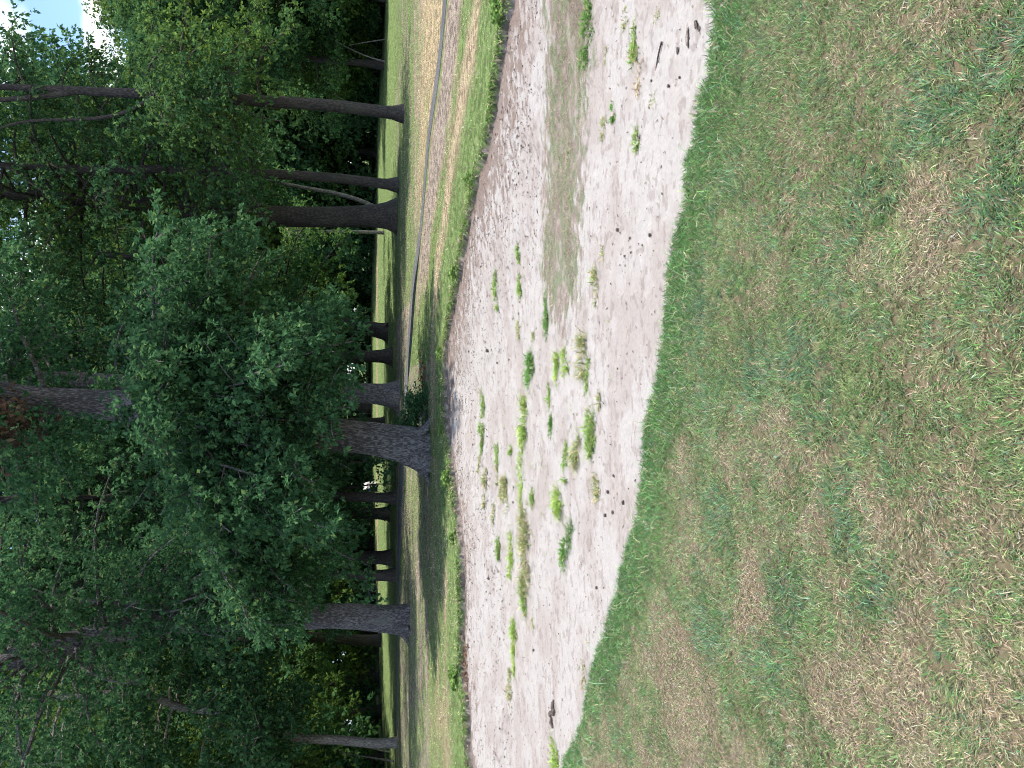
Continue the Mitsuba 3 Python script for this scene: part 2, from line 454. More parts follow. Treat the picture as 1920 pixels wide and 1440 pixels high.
# ------------------------------------------------------------------ the wood: tree kinds used over and over
def kind_of_tree(seed, height, bare, radius, tone, n_limbs, size=0.24, lean=0.0):
    rng = np.random.default_rng(seed)
    spine = curve([(0, 0, -0.2), (rng.normal() * 0.15 + lean * 0.3, rng.normal() * 0.15, height * 0.35), (rng.normal() * 0.4 + lean, rng.normal() * 0.4, height * 0.95)], 14)
    h = np.linspace(0, 1, 14)
    r = 0.024 * height * 0.55 * (1.05 - h) ** 0.8 + 0.02
    r[:2] *= (1.6, 1.15)
    trunk = tube(spine, r, 9)
    limbs = []
    for i in range(n_limbs):
        t = bare + (0.98 - bare) * (i + rng.random()) / n_limbs
        prof = math.sin(math.pi * min(1, 0.22 + 0.78 * (t - bare) / (1 - bare))) ** 0.7
        L = radius * (0.35 + 0.75 * prof) * rng.uniform(0.7, 1.15)
        limbs.append((t, i * 2.4 + rng.normal() * 0.4, 0.15 + 0.8 * t + rng.normal() * 0.15, L, rng.uniform(0.5, 1.2)))
    wood, leaf = crown(rng, spine, limbs, size, tone, secs=8, pts=4, k=4, per=6, wood=0.06, spread=0.38, sec_len=2.1)
    return trunk, wood, leaf


KINDS = [dict(seed=1, height=17, bare=0.16, radius=4.6, tone=0.30, n_limbs=34), dict(seed=2, height=19, bare=0.20, radius=5.0, tone=0.45, n_limbs=36),
         dict(seed=3, height=15, bare=0.10, radius=4.2, tone=0.22, n_limbs=32), dict(seed=4, height=18, bare=0.14, radius=4.4, tone=0.62, n_limbs=36, lean=0.8, size=0.19),
         dict(seed=5, height=16, bare=0.12, radius=5.2, tone=0.36, n_limbs=36, lean=-0.6)]
for k, spec in enumerate(KINDS):
    trunk, wood, leaf = kind_of_tree(**spec)
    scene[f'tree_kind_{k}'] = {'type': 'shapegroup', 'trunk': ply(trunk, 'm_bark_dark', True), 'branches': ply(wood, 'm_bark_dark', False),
                               'crown': ply((leaf[0], leaf[1]), 'm_leaf', False, uv=leaf[2])}


def bush_kind(seed, tone):
    rng = np.random.default_rng(seed)
    spine = curve([(0, 0, -0.1), (0.05, 0, 0.7), (0, 0.1, 1.5)], 5)
    limbs = [(rng.uniform(0.1, 1.0), i * 2.4, rng.uniform(0.3, 1.2), rng.uniform(0.6, 1.3), 0.7) for i in range(16)]
    wood, leaf = crown(rng, spine, limbs, 0.15, tone, secs=5, pts=3, k=3, per=6, wood=0.02, spread=0.16, sec_len=0.6)
    return join([tube(spine, np.linspace(0.05, 0.015, 5), 6), wood]), leaf


for k in range(2):
    wood, leaf = bush_kind(40 + k, 0.3 + 0.25 * k)
    scene[f'bush_kind_{k}'] = {'type': 'shapegroup', 'stems': ply(wood, 'm_bark_dark', False), 'foliage': ply((leaf[0], leaf[1]), 'm_leaf', False, uv=leaf[2])}


def place(key, group, x, y, scale, rz, z=None):
    z = float(ground_z(np.array([x]), np.array([y]))[0]) if z is None else z
    scene[key] = {'type': 'instance', 'to_world': T().translate([float(x), float(y), z]).rotate([0, 0, 1], float(np.degrees(rz))).scale(float(scale)), 'group': {'type': 'ref', 'id': group}}


WOOD_EDGE = dense([(-26, 22), (-20, 25), (-17.2, 28.0), (-17.4, 33), (-18.2, 40), (-18.6, 50), (-14.5, 57), (-10.5, 76), (0, 78), (11.5, 77), (15, 65), (18.8, 53), (16.2, 43), (19, 39.5), (25, 36), (34, 32)], 0.1)
rng = np.random.default_rng(77)
wt = unit(np.gradient(WOOD_EDGE, axis=0))
wn = np.stack([-wt[:, 1], wt[:, 0]], -1)      # points away from the fairway
deep = 0
for row, (off, gap) in enumerate([(1.6, 4.0), (5.5, 4.4), (10.5, 5.0), (17.0, 6.0), (25.0, 7.5)]):
    s = rng.random() * 2
    while s < len(WOOD_EDGE) * 0.1 - 0.2:
        i = int(s * 10)
        p = WOOD_EDGE[i] + wn[i] * (off + rng.normal() * 0.9)
        s += gap * rng.uniform(0.75, 1.3)
        right = p[0] > 10 and p[0] > 0.33 * p[1]
        if p[0] < -9 and row in (1, 2, 3) and p[1] < 60:
            continue
        sc = rng.uniform(0.95, 1.25) if not right else rng.uniform(0.62, 0.82)
        if p[1] > 60:
            sc *= 1.38
        k = int(rng.integers(5))
        if p[0] < -9 and rng.random() < 0.5:
            k = 3
        if row < 2:
            key = numbered('wood_tree')
            where = 'at the right' if p[0] > 9 else ('at the left' if p[0] < -9 else 'in the middle')
            tag(key, f'leafy tree in the dark wood wall behind the fairway, {where}', 'tree', f'trees of the dark wood {where}')
        else:
            deep += 1
            key = f'deep_wood__{deep:03d}'
        place(key, f'tree_kind_{k}', p[0], p[1], sc * (1 + 0.08 * row), rng.random() * 6.28)
tag('deep_wood', 'mass of dark trees deeper in the wood', kind='stuff')
s = 1.0
while s < len(WOOD_EDGE) * 0.1 - 1:
    i = int(s * 10)
    p = WOOD_EDGE[i] + wn[i] * (rng.uniform(1.0, 4.5))
    s += rng.uniform(1.6, 3.6)
    key = numbered('wood_bush')
    place(key, f'bush_kind_{int(rng.integers(2))}', p[0], p[1], rng.uniform(0.8, 1.6), rng.random() * 6.28)
    where = 'right' if p[0] > 9 else ('left' if p[0] < -9 else 'middle')
    tag(key, f'low leafy bush in the shade under the {where} part of the wood', 'bush', f'bushes under the {where} wood')

# bare pale stems under the wood's edge
for i, (x, y, h, lx, r) in enumerate([(17.2, 41.5, 2.6, 0.9, 0.05), (18.4, 41.5, 1.9, -0.5, 0.04), (15.4, 44.5, 2.8, 1.0, 0.05), (13.7, 62, 3.0, -0.6, 0.06), (9.5, 78, 3.4, 0.8, 0.07), (5.1, 78.5, 3.0, 0.4, 0.07),
                                  (-15.4, 30.2, 2.4, 0.7, 0.05), (-15.8, 32.5, 2.2, 0.6, 0.05), (-16.6, 35.0, 2.6, 0.9, 0.05), (-17.2, 37.5, 2.0, -0.5, 0.045)]):
    key = numbered('bare_stem')
    c = curve([(x, y, -0.05), (x + lx * 0.4, y + 0.1, h * 0.5), (x + lx, y, h)], 8)
    scene[key] = ply(tube(c, np.linspace(r, r * 0.4, 8), 6), 'm_bark_pale', True)
    where = 'right' if x > 12 else ('left' if x < -9 else 'middle')
    tag(key, f'thin pale bare stem at the dark foot of the {where} part of the wood', 'dead stem', f'bare stems under the {where} wood')


# ------------------------------------------------------------------ the trees that stand on the grass
def grown(name, label, y, line, radii, mat='m_bark', y_line=None, sides=20, rings=50, flare=1.7, ridge=0.0, top=None, seed=0, limbs=(), crown_kw=None, forks=(), roots=0):
    """One tree: trunk along (x, z) points at distance y, forks as limbs, leafy limbs."""
    rng = np.random.default_rng(seed)
    key = numbered(name)
    ys = y_line or [y] * len(line)
    g0 = float(ground_z(np.array([line[0][0]]), np.array([y]))[0])
    pts = [(line[0][0], ys[0], g0 - 0.25)] + [(a, yy, b + (g0 if i == 0 else 0) + (0.12 if i == 0 else 0)) for i, ((a, b), yy) in enumerate(zip(line, ys))]
    if top:
        pts.append(top)
    spine = curve(pts, rings)
    s = np.linspace(0, 1, rings)
    z = spine[:, 2] - g0
    r = np.interp(s, np.linspace(0, 1, len(radii)), radii) * (1 + (flare - 1) * np.exp(-np.maximum(z, 0) / (0.9 * radii[0])))
    parts = [tube(spine, r, sides, ridge, seed)]
    for k in range(roots):
        az = k * 2 * math.pi / roots + rng.normal() * 0.3
        L = radii[0] * rng.uniform(1.7, 2.6)
        d = np.array([math.sin(az), math.cos(az), 0])
        b0 = np.array([line[0][0], ys[0], g0])
        c = curve([b0 + [0, 0, radii[0] * 1.2] + d * radii[0] * 0.5, b0 + d * radii[0] * 1.15 + [0, 0, radii[0] * 0.34], b0 + d * L + [0, 0, -0.08]], 8)
        parts.append(tube(c, np.linspace(radii[0] * 0.36, 0.04, 8), 8))
    scene[key + '__trunk'] = ply(join(parts), mat, True)
    for (pl, yy, r0, r1) in forks:
        c = curve([(a, yy, b) for a, b in pl], 16)
        lk = numbered(key + '__limb')
        scene[lk] = ply(tube(c, np.linspace(r0, r1, 16), 10), mat, True)
    if limbs:
        kw = dict(size=0.17, tone=0.35, secs=7, pts=4, k=3, per=6, wood=0.06, spread=0.26, sec_len=1.6)
        kw.update(crown_kw or {})
        wood, leaf = crown(rng, spine, list(limbs), **kw)
        scene[key + '__branches'] = ply(wood, mat, False)
        add_leaves(key + '__crown', leaf)
    tag(key, label, 'tree')
    return key, spine


def ring(seed, n, t0, t1, length, el=0.3, droop=0.9, az0=0.0, az1=2 * math.pi):
    rng = np.random.default_rng(seed)
    out = []
    for i in range(n):
        t = t0 + (t1 - t0) * (i + rng.random()) / n
        az = az0 + (az1 - az0) * ((i * 0.618 + 0.1 * rng.random()) % 1.0)
        out.append((t, az, el + rng.normal() * 0.15, length * rng.uniform(0.75, 1.2), droop * rng.uniform(0.7, 1.3)))
    return out


# big oak beside the bunker; azimuth 0 points away from the camera, pi towards it
G_LINE = [(-1.45, 0.0), (-1.39, 0.3), (-1.21, 1.21), (-1.11, 1.88), (-0.71, 4.45), (-0.39, 6.86), (-0.31, 7.91), (-0.23, 8.38)]
g_limbs = ring(101, 26, 0.235, 0.39, 3.6, 0.4, 1.1) + ring(102, 16, 0.22, 0.38, 2.9, 0.35, 1.25, 1.9, 4.4) + ring(104, 10, 0.27, 0.39, 3.6, 0.4, 0.7, 1.0, 2.0) + ring(105, 10, 0.22, 0.36, 4.4, 0.35, 1.0, 4.2, 5.3) + ring(103, 26, 0.5, 0.98, 2.5, 0.6, 0.7)
key, _ = grown('oak_tree', 'large grey oak with thick furrowed trunk standing right behind the bunker, its leaves hanging low', 16.9, G_LINE, [0.40, 0.36, 0.34, 0.31, 0.28, 0.22, 0.14, 0.05], 'm_bark',
               sides=64, rings=220, flare=1.28, ridge=0.10, top=(0.1, 17.3, 14.0), seed=11, limbs=g_limbs, crown_kw=dict(size=0.11, tone=0.26, secs=10, pts=5, k=4, per=8, spread=0.17, sec_len=1.45), roots=6)
rb = np.random.default_rng(12)
dp = rb.normal(size=(170, 3)) * [0.33, 0.25, 0.33] + [-0.95, 16.2, 8.1]
v, f, uv = leaves(rb, dp, rb.normal(size=(170, 3)) + [0, 0, -1.0], 4, 0.15, 0.5)
dead_col = np.repeat(tint(rb, (0.15, 0.105, 0.08), len(v) // 4, 0.35), 4, 0)
scene[key + '__dead_leaves'] = ply((v, f), 'm_blade', False, color=dead_col)
tag(key + '__dead_leaves', 'clump of dry brown leaves high on the trunk')
scene[key + '__dead_branch'] = ply(join([tube(curve([(-0.4, 16.8, 8.4), (-0.9, 16.3, 8.3), (-1.35, 16.0, 7.75)], 8), np.linspace(0.04, 0.012, 8), 6),
                                         tube(curve([(-0.8, 16.4, 8.33), (-1.0, 16.1, 8.6), (-1.4, 15.9, 8.7)], 6), np.linspace(0.02, 0.008, 6), 5)]), 'm_bark_pale', True)

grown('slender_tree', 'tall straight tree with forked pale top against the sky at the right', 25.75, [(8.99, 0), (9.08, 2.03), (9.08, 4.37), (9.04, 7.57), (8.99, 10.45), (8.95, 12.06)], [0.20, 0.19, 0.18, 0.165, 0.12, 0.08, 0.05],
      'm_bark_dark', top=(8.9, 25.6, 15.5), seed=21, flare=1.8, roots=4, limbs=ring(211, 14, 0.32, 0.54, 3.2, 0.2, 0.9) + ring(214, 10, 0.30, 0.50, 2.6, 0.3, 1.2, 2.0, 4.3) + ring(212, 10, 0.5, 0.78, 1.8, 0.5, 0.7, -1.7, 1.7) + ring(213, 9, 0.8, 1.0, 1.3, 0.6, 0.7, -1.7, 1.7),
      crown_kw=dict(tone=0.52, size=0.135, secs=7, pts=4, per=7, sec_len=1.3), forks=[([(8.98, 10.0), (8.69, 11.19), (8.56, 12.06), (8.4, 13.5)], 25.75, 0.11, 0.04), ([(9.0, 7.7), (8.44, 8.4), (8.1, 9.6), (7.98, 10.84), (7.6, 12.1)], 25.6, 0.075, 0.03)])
grown('slender_tree', 'slim dark upright tree just right of the thick flared dark tree', 28.9, [(7.42, 0), (7.54, 2.08), (7.57, 5.07), (7.55, 7.94), (7.41, 10.7), (7.39, 13.34)], [0.19, 0.175, 0.165, 0.15, 0.135, 0.11, 0.08],
      'm_bark_dark', top=(7.3, 28.9, 16.5), seed=22, flare=1.9, roots=4, limbs=ring(221, 18, 0.35, 0.6, 3.0, 0.2, 0.9, -2.0, 2.0) + ring(222, 32, 0.55, 1.0, 3.0, 0.5, 0.7, -1.9, 1.9), crown_kw=dict(tone=0.6, size=0.14, secs=7, pts=4, per=7),
      forks=[([(7.38, 13.2), (6.9, 12.4), (6.68, 12.12), (6.3, 11.3)], 28.7, 0.09, 0.04)])
grown('oak_tree', 'thick dark tree with wide flared foot on brown ground, forking high up', 30.0, [(6.5, 0), (6.37, 2.1), (6.29, 4.83), (6.3, 6.71), (6.4, 8.0), (6.54, 9.99)], [0.42, 0.39, 0.38, 0.33, 0.27, 0.2, 0.1],
      'm_bark_dark', top=(6.7, 30, 16.0), seed=23, flare=1.75, roots=5, sides=28, limbs=ring(231, 22, 0.36, 0.6, 4.4, 0.2, 0.9) + ring(232, 34, 0.55, 1.0, 4.6, 0.5, 0.8), crown_kw=dict(tone=0.32, size=0.15, per=7),
      forks=[([(6.25, 6.0), (5.83, 7.6), (5.12, 8.5), (4.75, 10.63)], 29.8, 0.24, 0.1)])
grown('leaning_tree', 'thin pale tree leaning right from behind the thick flared tree', 33.0, [(7.2, 0.0), (7.51, 0.83), (8.19, 3.88), (8.43, 5.57), (8.45, 6.4)], [0.10, 0.09, 0.08, 0.06], 'm_bark_pale', seed=24, flare=1.2, sides=10,
      limbs=ring(241, 5, 0.75, 1.0, 1.4, 0.5, 0.6), crown_kw=dict(tone=0.5, secs=4))
grown('leaning_tree', 'very thin pale stem left of the thick flared tree', 43.0, [(8.36, 0.1), (8.34, 2.31), (8.28, 3.87), (8.34, 5.12)], [0.10, 0.09, 0.08], 'm_bark_pale', seed=25, flare=1.2, sides=10,
      limbs=ring(251, 6, 0.8, 1.0, 1.6, 0.5, 0.6), crown_kw=dict(tone=0.5, secs=4))
grown('leaning_tree', 'dark crooked tree leaning right over the far fairway behind the path', 38.3, [(2.58, 0), (2.75, 0.96), (2.96, 1.98), (3.31, 3.24), (3.64, 4.61), (3.81, 6.2)], [0.36, 0.34, 0.33, 0.3, 0.24, 0.12], 'm_bark_dark',
      top=(4.2, 38.5, 16), seed=26, flare=1.3, roots=3, limbs=ring(261, 24, 0.2, 0.55, 3.8, 0.2, 1.0) + ring(262, 36, 0.5, 1.0, 4.6, 0.5, 0.8), crown_kw=dict(tone=0.55, size=0.19))
grown('dark_tree', 'small upright dark tree between the crooked tree and the stout one', 33.5, [(1.2, 0), (1.18, 1.93), (1.3, 3.91), (1.43, 7.31)], [0.26, 0.23, 0.2, 0.14], 'm_bark_dark', top=(1.7, 33.5, 17), seed=27, flare=1.8, roots=3,
      limbs=ring(271, 24, 0.2, 0.6, 3.6, 0.2, 1.1) + ring(272, 34, 0.5, 1.0, 4.4, 0.5, 0.8), crown_kw=dict(tone=0.35, size=0.19))
grown('dark_tree', 'stout dark tree with lighter ridged bark just right of the large grey oak', 28.6, [(-0.43, 0), (-0.37, 0.93), (-0.31, 2.07), (-0.19, 4.67)], [0.38, 0.34, 0.33, 0.3, 0.18], 'm_bark', top=(0.2, 28.8, 16.5), seed=28, flare=1.6, roots=4, sides=28, ridge=0.06,
      limbs=ring(281, 30, 0.2, 0.6, 4.2, 0.2, 1.2) + ring(282, 22, 0.6, 1.0, 3.6, 0.5, 0.8), crown_kw=dict(tone=0.3, size=0.19))
grown('dark_tree', 'thin dark tree close beside the right edge of the large grey oak trunk', 42.0, [(-2.02, 0.0), (-1.99, 2.3), (-1.97, 4.5)], [0.2, 0.18, 0.14], 'm_bark_dark', top=(-1.9, 42, 11), seed=29, flare=1.5,
      limbs=ring(291, 20, 0.3, 1.0, 3.0, 0.4, 0.9), crown_kw=dict(tone=0.3, size=0.2))
grown('dark_tree', 'slim dark tree left of the large grey oak beside the far white marker', 30.4, [(-4.45, 0), (-4.33, 2.1), (-4.24, 3.7)], [0.2, 0.17, 0.15], 'm_bark_dark', top=(-4.1, 30.4, 15), seed=30, flare=1.6, roots=3,
      limbs=ring(301, 26, 0.2, 0.6, 3.6, 0.2, 1.1) + ring(302, 30, 0.5, 1.0, 4.2, 0.5, 0.8), crown_kw=dict(tone=0.25, size=0.19))
grown('dark_tree', 'second slim dark tree left of the large grey oak, standing farther back', 36.0, [(-6.0, 0.0), (-5.91, 2.2), (-5.79, 4.08)], [0.26, 0.24, 0.2], 'm_bark_dark', top=(-5.6, 36, 18), seed=31, flare=1.5, roots=3,
      limbs=ring(311, 24, 0.22, 0.6, 3.4, 0.2, 1.0) + ring(312, 30, 0.5, 1.0, 4.4, 0.5, 0.8), crown_kw=dict(tone=0.25, size=0.2))
grown('dark_tree', 'right one of the two dark trunks close together at the left', 33.4, [(-7.46, 0), (-7.31, 2.15), (-7.17, 3.9)], [0.27, 0.24, 0.22], 'm_bark_dark', top=(-7.4, 33.4, 17), seed=32, flare=1.5, roots=3,
      limbs=ring(321, 24, 0.22, 0.6, 3.6, 0.2, 1.1) + ring(322, 28, 0.5, 1.0, 4.2, 0.5, 0.8), crown_kw=dict(tone=0.2, size=0.2))
grown('dark_tree', 'left one of the two dark trunks close together, thinner than its neighbour', 31.2, [(-7.68, 0), (-7.49, 2.53), (-7.35, 4.15)], [0.22, 0.19, 0.17], 'm_bark_dark', top=(-7.6, 31.2, 13), seed=33, flare=1.5, roots=3,
      limbs=ring(331, 20, 0.25, 0.6, 3.2, 0.2, 1.0) + ring(332, 14, 0.6, 1.0, 2.8, 0.5, 0.8), crown_kw=dict(tone=0.2, size=0.19))
grown('oak_tree', 'straight blue-grey oak trunk in deep shade at the left, next largest after the big oak', 23.4, [(-7.13, 0), (-7.01, 1.05), (-6.84, 3.21), (-6.78, 5.3), (-6.79, 7.02), (-6.89, 7.86)], [0.41, 0.37, 0.36, 0.34, 0.3, 0.2, 0.1], 'm_bark',
      top=(-7.0, 23.4, 16), seed=34, flare=1.3, roots=4, sides=32, ridge=0.06, limbs=ring(341, 22, 0.26, 0.5, 3.6, 0.2, 1.2, 0.2, 2.6) + ring(343, 18, 0.24, 0.6, 2.8, 0.2, 1.4, 1.5, 3.4) + ring(342, 22, 0.5, 1.0, 4.0, 0.5, 0.9) + ring(344, 14, 0.52, 0.8, 6.0, 0.3, 0.6, 1.9, 4.4), crown_kw=dict(tone=0.22, size=0.125, k=3, per=7),
      forks=[([(-6.8, 5.6), (-6.5, 6.6), (-6.3, 7.6), (-6.0, 9.4)], 23.4, 0.16, 0.08)])
grown('dark_tree', 'dim tree trunk at the wood edge left of the blue-grey oak', 48.0, [(-15.78, 0.0), (-15.37, 3.66), (-15.25, 5.53)], [0.32, 0.28, 0.2], 'm_bark_dark', top=(-15, 48, 12), seed=35, flare=1.4,
      limbs=ring(351, 20, 0.3, 1.0, 3.2, 0.4, 0.9), crown_kw=dict(tone=0.5, size=0.22))
grown('leaning_tree', 'mottled pale tree bending right, the farthest left in the wood', 29.7, [(-13.73, 0), (-13.64, 1.1), (-13.45, 2.09), (-13.16, 3.94), (-12.65, 5.17), (-11.93, 6.66), (-11.7, 7.85), (-11.36, 8.48), (-11.02, 10.25)], [0.19, 0.17, 0.165, 0.15, 0.14, 0.11, 0.07], 'm_bark_pale',
      top=(-10.8, 29.6, 13), seed=36, flare=1.2, limbs=ring(361, 14, 0.34, 0.6, 2.8, 0.2, 1.0) + ring(363, 8, 0.33, 0.5, 2.4, 0.25, 1.0, 1.8, 4.3) + ring(362, 24, 0.6, 1.0, 3.2, 0.4, 0.9), crown_kw=dict(tone=0.25, size=0.18))

# ------------------------------------------------------------------ grass
GREEN, LUSH, BLUE, STRAW, BROWN = (0.29, 0.375, 0.19), (0.205, 0.375, 0.15), (0.225, 0.375, 0.235), (0.57, 0.50, 0.37), (0.38, 0.315, 0.255)
CLUMPS = [(0.78, 1.86), (0.54, 2.13), (0.9, 3.08), (0.08, 2.55), (-0.13, 2.42), (0.32, 3.34), (-1.13, 3.28), (-1.12, 2.77), (-0.36, 2.35), (-0.57, 3.18), (0.83, 1.63), (-0.78, 2.62), (-0.49, 2.24), (0.46, 1.68), (-0.64, 2.13), (0.04, 2.85), (-0.1, 3.28)]
BARE = [(0.59, 1.91), (-0.25, 2.55), (-0.37, 2.73), (-0.9, 1.99), (-1.22, 3.85), (0.46, 3.45), (0.4, 2.13), (-0.16, 2.69), (0.48, 3.23), (0.45, 1.86), (-0.95, 2.85), (-1.0, 2.35), (-0.25, 3.03), (-0.88, 1.63), (-0.42, 1.88)]
rng = np.random.default_rng(5)


def turf(rng, x, y, per):
    """Plants of the lawn at (x, y), per blades each: green ones stand in little fans, dead ones lie about as thatch."""
    x, y = np.repeat(x, per), np.repeat(y, per)
    n, m = len(x), len(x) // per
    n1 = meshkit.fbm(p3(x, y, 2.3), 3, 51)
    n2 = meshkit.fbm(p3(x, y, 6.5), 2, 52)
    d = inside(x[::per], y[::per]).repeat(per)
    edge = step01(-0.5, -0.1, d)
    cl, br = blob(x, y, CLUMPS, 0.13), blob(x, y, BARE, 0.2)
    g = 0.95 + 2.5 * (n1 - 0.5) + 1.2 * (n2 - 0.5) + 0.19 * x + 0.45 * edge + 0.8 * cl - 0.6 * br
    pg = np.clip(g, 0.22, 0.97)
    pb = np.clip(0.14 + 0.5 * cl + 1.1 * (n2 - 0.55), 0, 0.8) * (1 - 0.6 * edge)
    u, w, w2 = (rng.random(m).repeat(per) for _ in range(3))
    isg = u < pg
    live = np.where((w < pb)[:, None], BLUE, np.where((w2 < 0.3 + 0.6 * edge)[:, None], LUSH, GREEN))
    live = np.where((rng.random(n) < 0.11)[:, None], STRAW, live)
    base = np.where(isg[:, None], live, np.where((rng.random(n) < 0.68)[:, None], STRAW, BROWN))
    col = tint(rng, base, n, 0.33)
    L = np.where(isg, rng.uniform(0.012, 0.034, n) * (0.8 + 0.4 * pg), rng.uniform(0.012, 0.032, n)) * (1 + 0.3 * cl + 0.6 * edge * isg)
    W = np.where(isg, rng.uniform(0.0018, 0.0031, n) * (1 + 0.2 * cl), rng.uniform(0.0012, 0.0021, n))
    lean = np.where(isg, rng.uniform(0.2, 1.2, n), rng.uniform(0.8, 1.45, n))
    az = meshkit.fbm(p3(x, y, 5.0), 2, 53) * 14 + rng.normal(size=n) * 1.2
    r = np.where(isg, 0.006, 0.02)
    px, py = x + rng.normal(size=n) * r, y + rng.normal(size=n) * r
    z = ground_z(px, py) + np.where(isg, 0.0, rng.uniform(0.001, 0.014, n))
    return blades(rng, np.stack([px, py, z], -1), L, W, lean, az, col, 0, 0.2)


N = 200000
x, y = rng.uniform(-5.0, 3.6, N), rng.uniform(1.05, 6.6, N)
d = inside(x, y)
ok = (np.abs(x) < 0.60 * y + 0.55) & (d < 0.03) & (d > -4.5) & (y < 4.6 - 0.75 * x) & (rng.random(N) < 1.25 - 0.1 * y)
add_blades('lawn_grass', turf(rng, x[ok], y[ok], 8))
tag('lawn_grass', 'short patchy mown grass, green, blue-green and straw coloured, in front of the bunker', kind='stuff')

# longer grass along the near rim, hanging over the sand
M = 80000
x, y = rng.uniform(-5.0, 3.0, M), rng.uniform(3.0, 7.0, M)
d = inside(x, y)
ok = (d > -0.32) & (d < 0.07) & (y < 4.6 - 0.75 * x + 0.6) & (rng.random(M) < 0.35 + 0.65 * step01(0.42, 0.55, meshkit.fbm(p3(x, y, 2.0), 2, 61)))
x, y = x[ok], y[ok]
n = len(x)
base = np.where((rng.random(n) < 0.6)[:, None], LUSH, np.where((rng.random(n) < 0.35)[:, None], BLUE, GREEN))
base = np.where((rng.random(n) < 0.14)[:, None], STRAW, base)
az = np.where(rng.random(n) < 0.6, rng.normal(size=n) * 0.9 + 0.35, rng.uniform(0, 6.28, n))
stray = rng.random(n) < 0.07
m = blades(rng, np.stack([x, y, np.maximum(ground_z(x, y), -0.12) - 0.005], -1), rng.uniform(0.045, 0.12, n) * np.where(stray, 1.7, 1), rng.uniform(0.0025, 0.0048, n), rng.uniform(0.15, 0.95, n), az, tint(rng, base, n, 0.25), 2, 0.9)
add_blades('rim_grass', m)
tag('rim_grass', 'longer green grass along the near rim of the bunker leaning over the sand', kind='stuff')

# the bank behind the bunker
K = 400000
x, y = rng.uniform(-13.0, 12.5, K), 8.0 + 19.0 * rng.random(K) ** 1.5
d = inside(x, y)
pd = PATH_TREE.query(np.stack([x, y], -1))[0]
fd = far_dist(x, y)
ok = (d < 0.04) & (np.abs(x) < 0.54 * y + 0.8) & (pd > 0.75) & (y > 6.9)
x, y, fd = x[ok], y[ok], fd[ok]
n = len(x)
g, b = turf_mix(x, y)
n1 = meshkit.fbm(p3(x, y, 1.4), 3, 71)
isg = rng.random(n) < np.clip(0.12 + 0.75 * g + (n1 - 0.5) * 1.6, 0.08, 0.92)
rim = np.exp(-fd / 0.22) * step01(0.3, 0.6, meshkit.fbm(p3(x, y, 1.7), 2, 72))
base = np.where(isg[:, None], np.where((rng.random(n) < 0.4 + 0.5 * rim)[:, None], (0.16, 0.27, 0.085), (0.18, 0.24, 0.10)), np.where((rng.random(n) < b)[:, None], BROWN, STRAW))
L = rng.uniform(0.025, 0.065, n) * (1 + 1.6 * rim)
far_w = 1 + 0.06 * (y - 8)
m = blades(rng, np.stack([x, y, ground_z(x, y) - 0.004], -1), L, rng.uniform(0.006, 0.011, n) * far_w, rng.uniform(0.3, 1.2, n), rng.uniform(0, 6.28, n), tint(rng, base, n, 0.24), 1)
add_blades('bank_grass', m)
tag('bank_grass', 'short grass of the bank between the bunker and the trees', kind='stuff')

# grass hanging over the far lip
K = 14000
q = dense(FAR, 0.01)
i = rng.integers(0, len(q), K)
x, y = q[i, 0] + rng.normal(size=K) * 0.05, q[i, 1] + rng.normal(size=K) * 0.05
d = inside(x, y)
thick = step01(0.32, 0.6, meshkit.fbm(p3(x, y, 1.3), 3, 75))
ok = (d > -0.14) & (d < 0.03) & (rng.random(K) < 0.25 + 0.75 * thick)
x, y, thick = x[ok], y[ok], thick[ok]
n = len(x)
base = np.where((rng.random(n) < 0.75)[:, None], (0.17, 0.29, 0.085), np.where((rng.random(n) < 0.5)[:, None], STRAW, BROWN))
m = blades(rng, np.stack([x, y, np.maximum(ground_z(x, y), -0.05) - 0.005], -1), rng.uniform(0.05, 0.11, n) * (0.7 + 0.6 * thick), rng.uniform(0.006, 0.011, n), rng.uniform(0.3, 1.3, n), 3.14 + rng.normal(size=n) * 0.9, tint(rng, base, n, 0.28), 2, 0.9)
add_blades('lip_grass', m)
tag('lip_grass', 'uneven fringe of longer grass hanging over the far lip of the bunker', kind='stuff')

# thin grass in the mossy patch of the bunker
K = 120000
x, y = rng.uniform(0.3, 4.8, K), rng.uniform(5.7, 8.1, K)
md = MULCH_EDGE.query(np.stack([x, y], -1))[0] * np.where(shapely.contains_xy(MULCH, x, y), 1, -1)
n1 = meshkit.fbm(np.stack([x * 2.0, y * 5.0, x * 0], -1), 3, 81)
ok = rng.random(K) < step01(-0.2, 0.3, md) * step01(0.38, 0.6, n1)
x, y = x[ok], y[ok]
n = len(x)
base = np.where((rng.random(n) < 0.5)[:, None], (0.20, 0.26, 0.13), np.where((rng.random(n) < 0.5)[:, None], (0.30, 0.27, 0.20), BROWN))
m = blades(rng, np.stack([x, y, sand_z(x, y) + sand_detail(x, y) + 0.03 * 0.8 * step01(-0.5, 0.45, md[ok]) - 0.003], -1), rng.uniform(0.018, 0.055, n), rng.uniform(0.0035, 0.006, n), rng.uniform(0.3, 1.3, n), rng.uniform(0, 6.28, n), tint(rng, base, n, 0.25), 1)
add_blades('thin_grass', m)
tag('thin_grass', 'thin greyish grass and moss on the mulch patch in the bunker', kind='stuff')

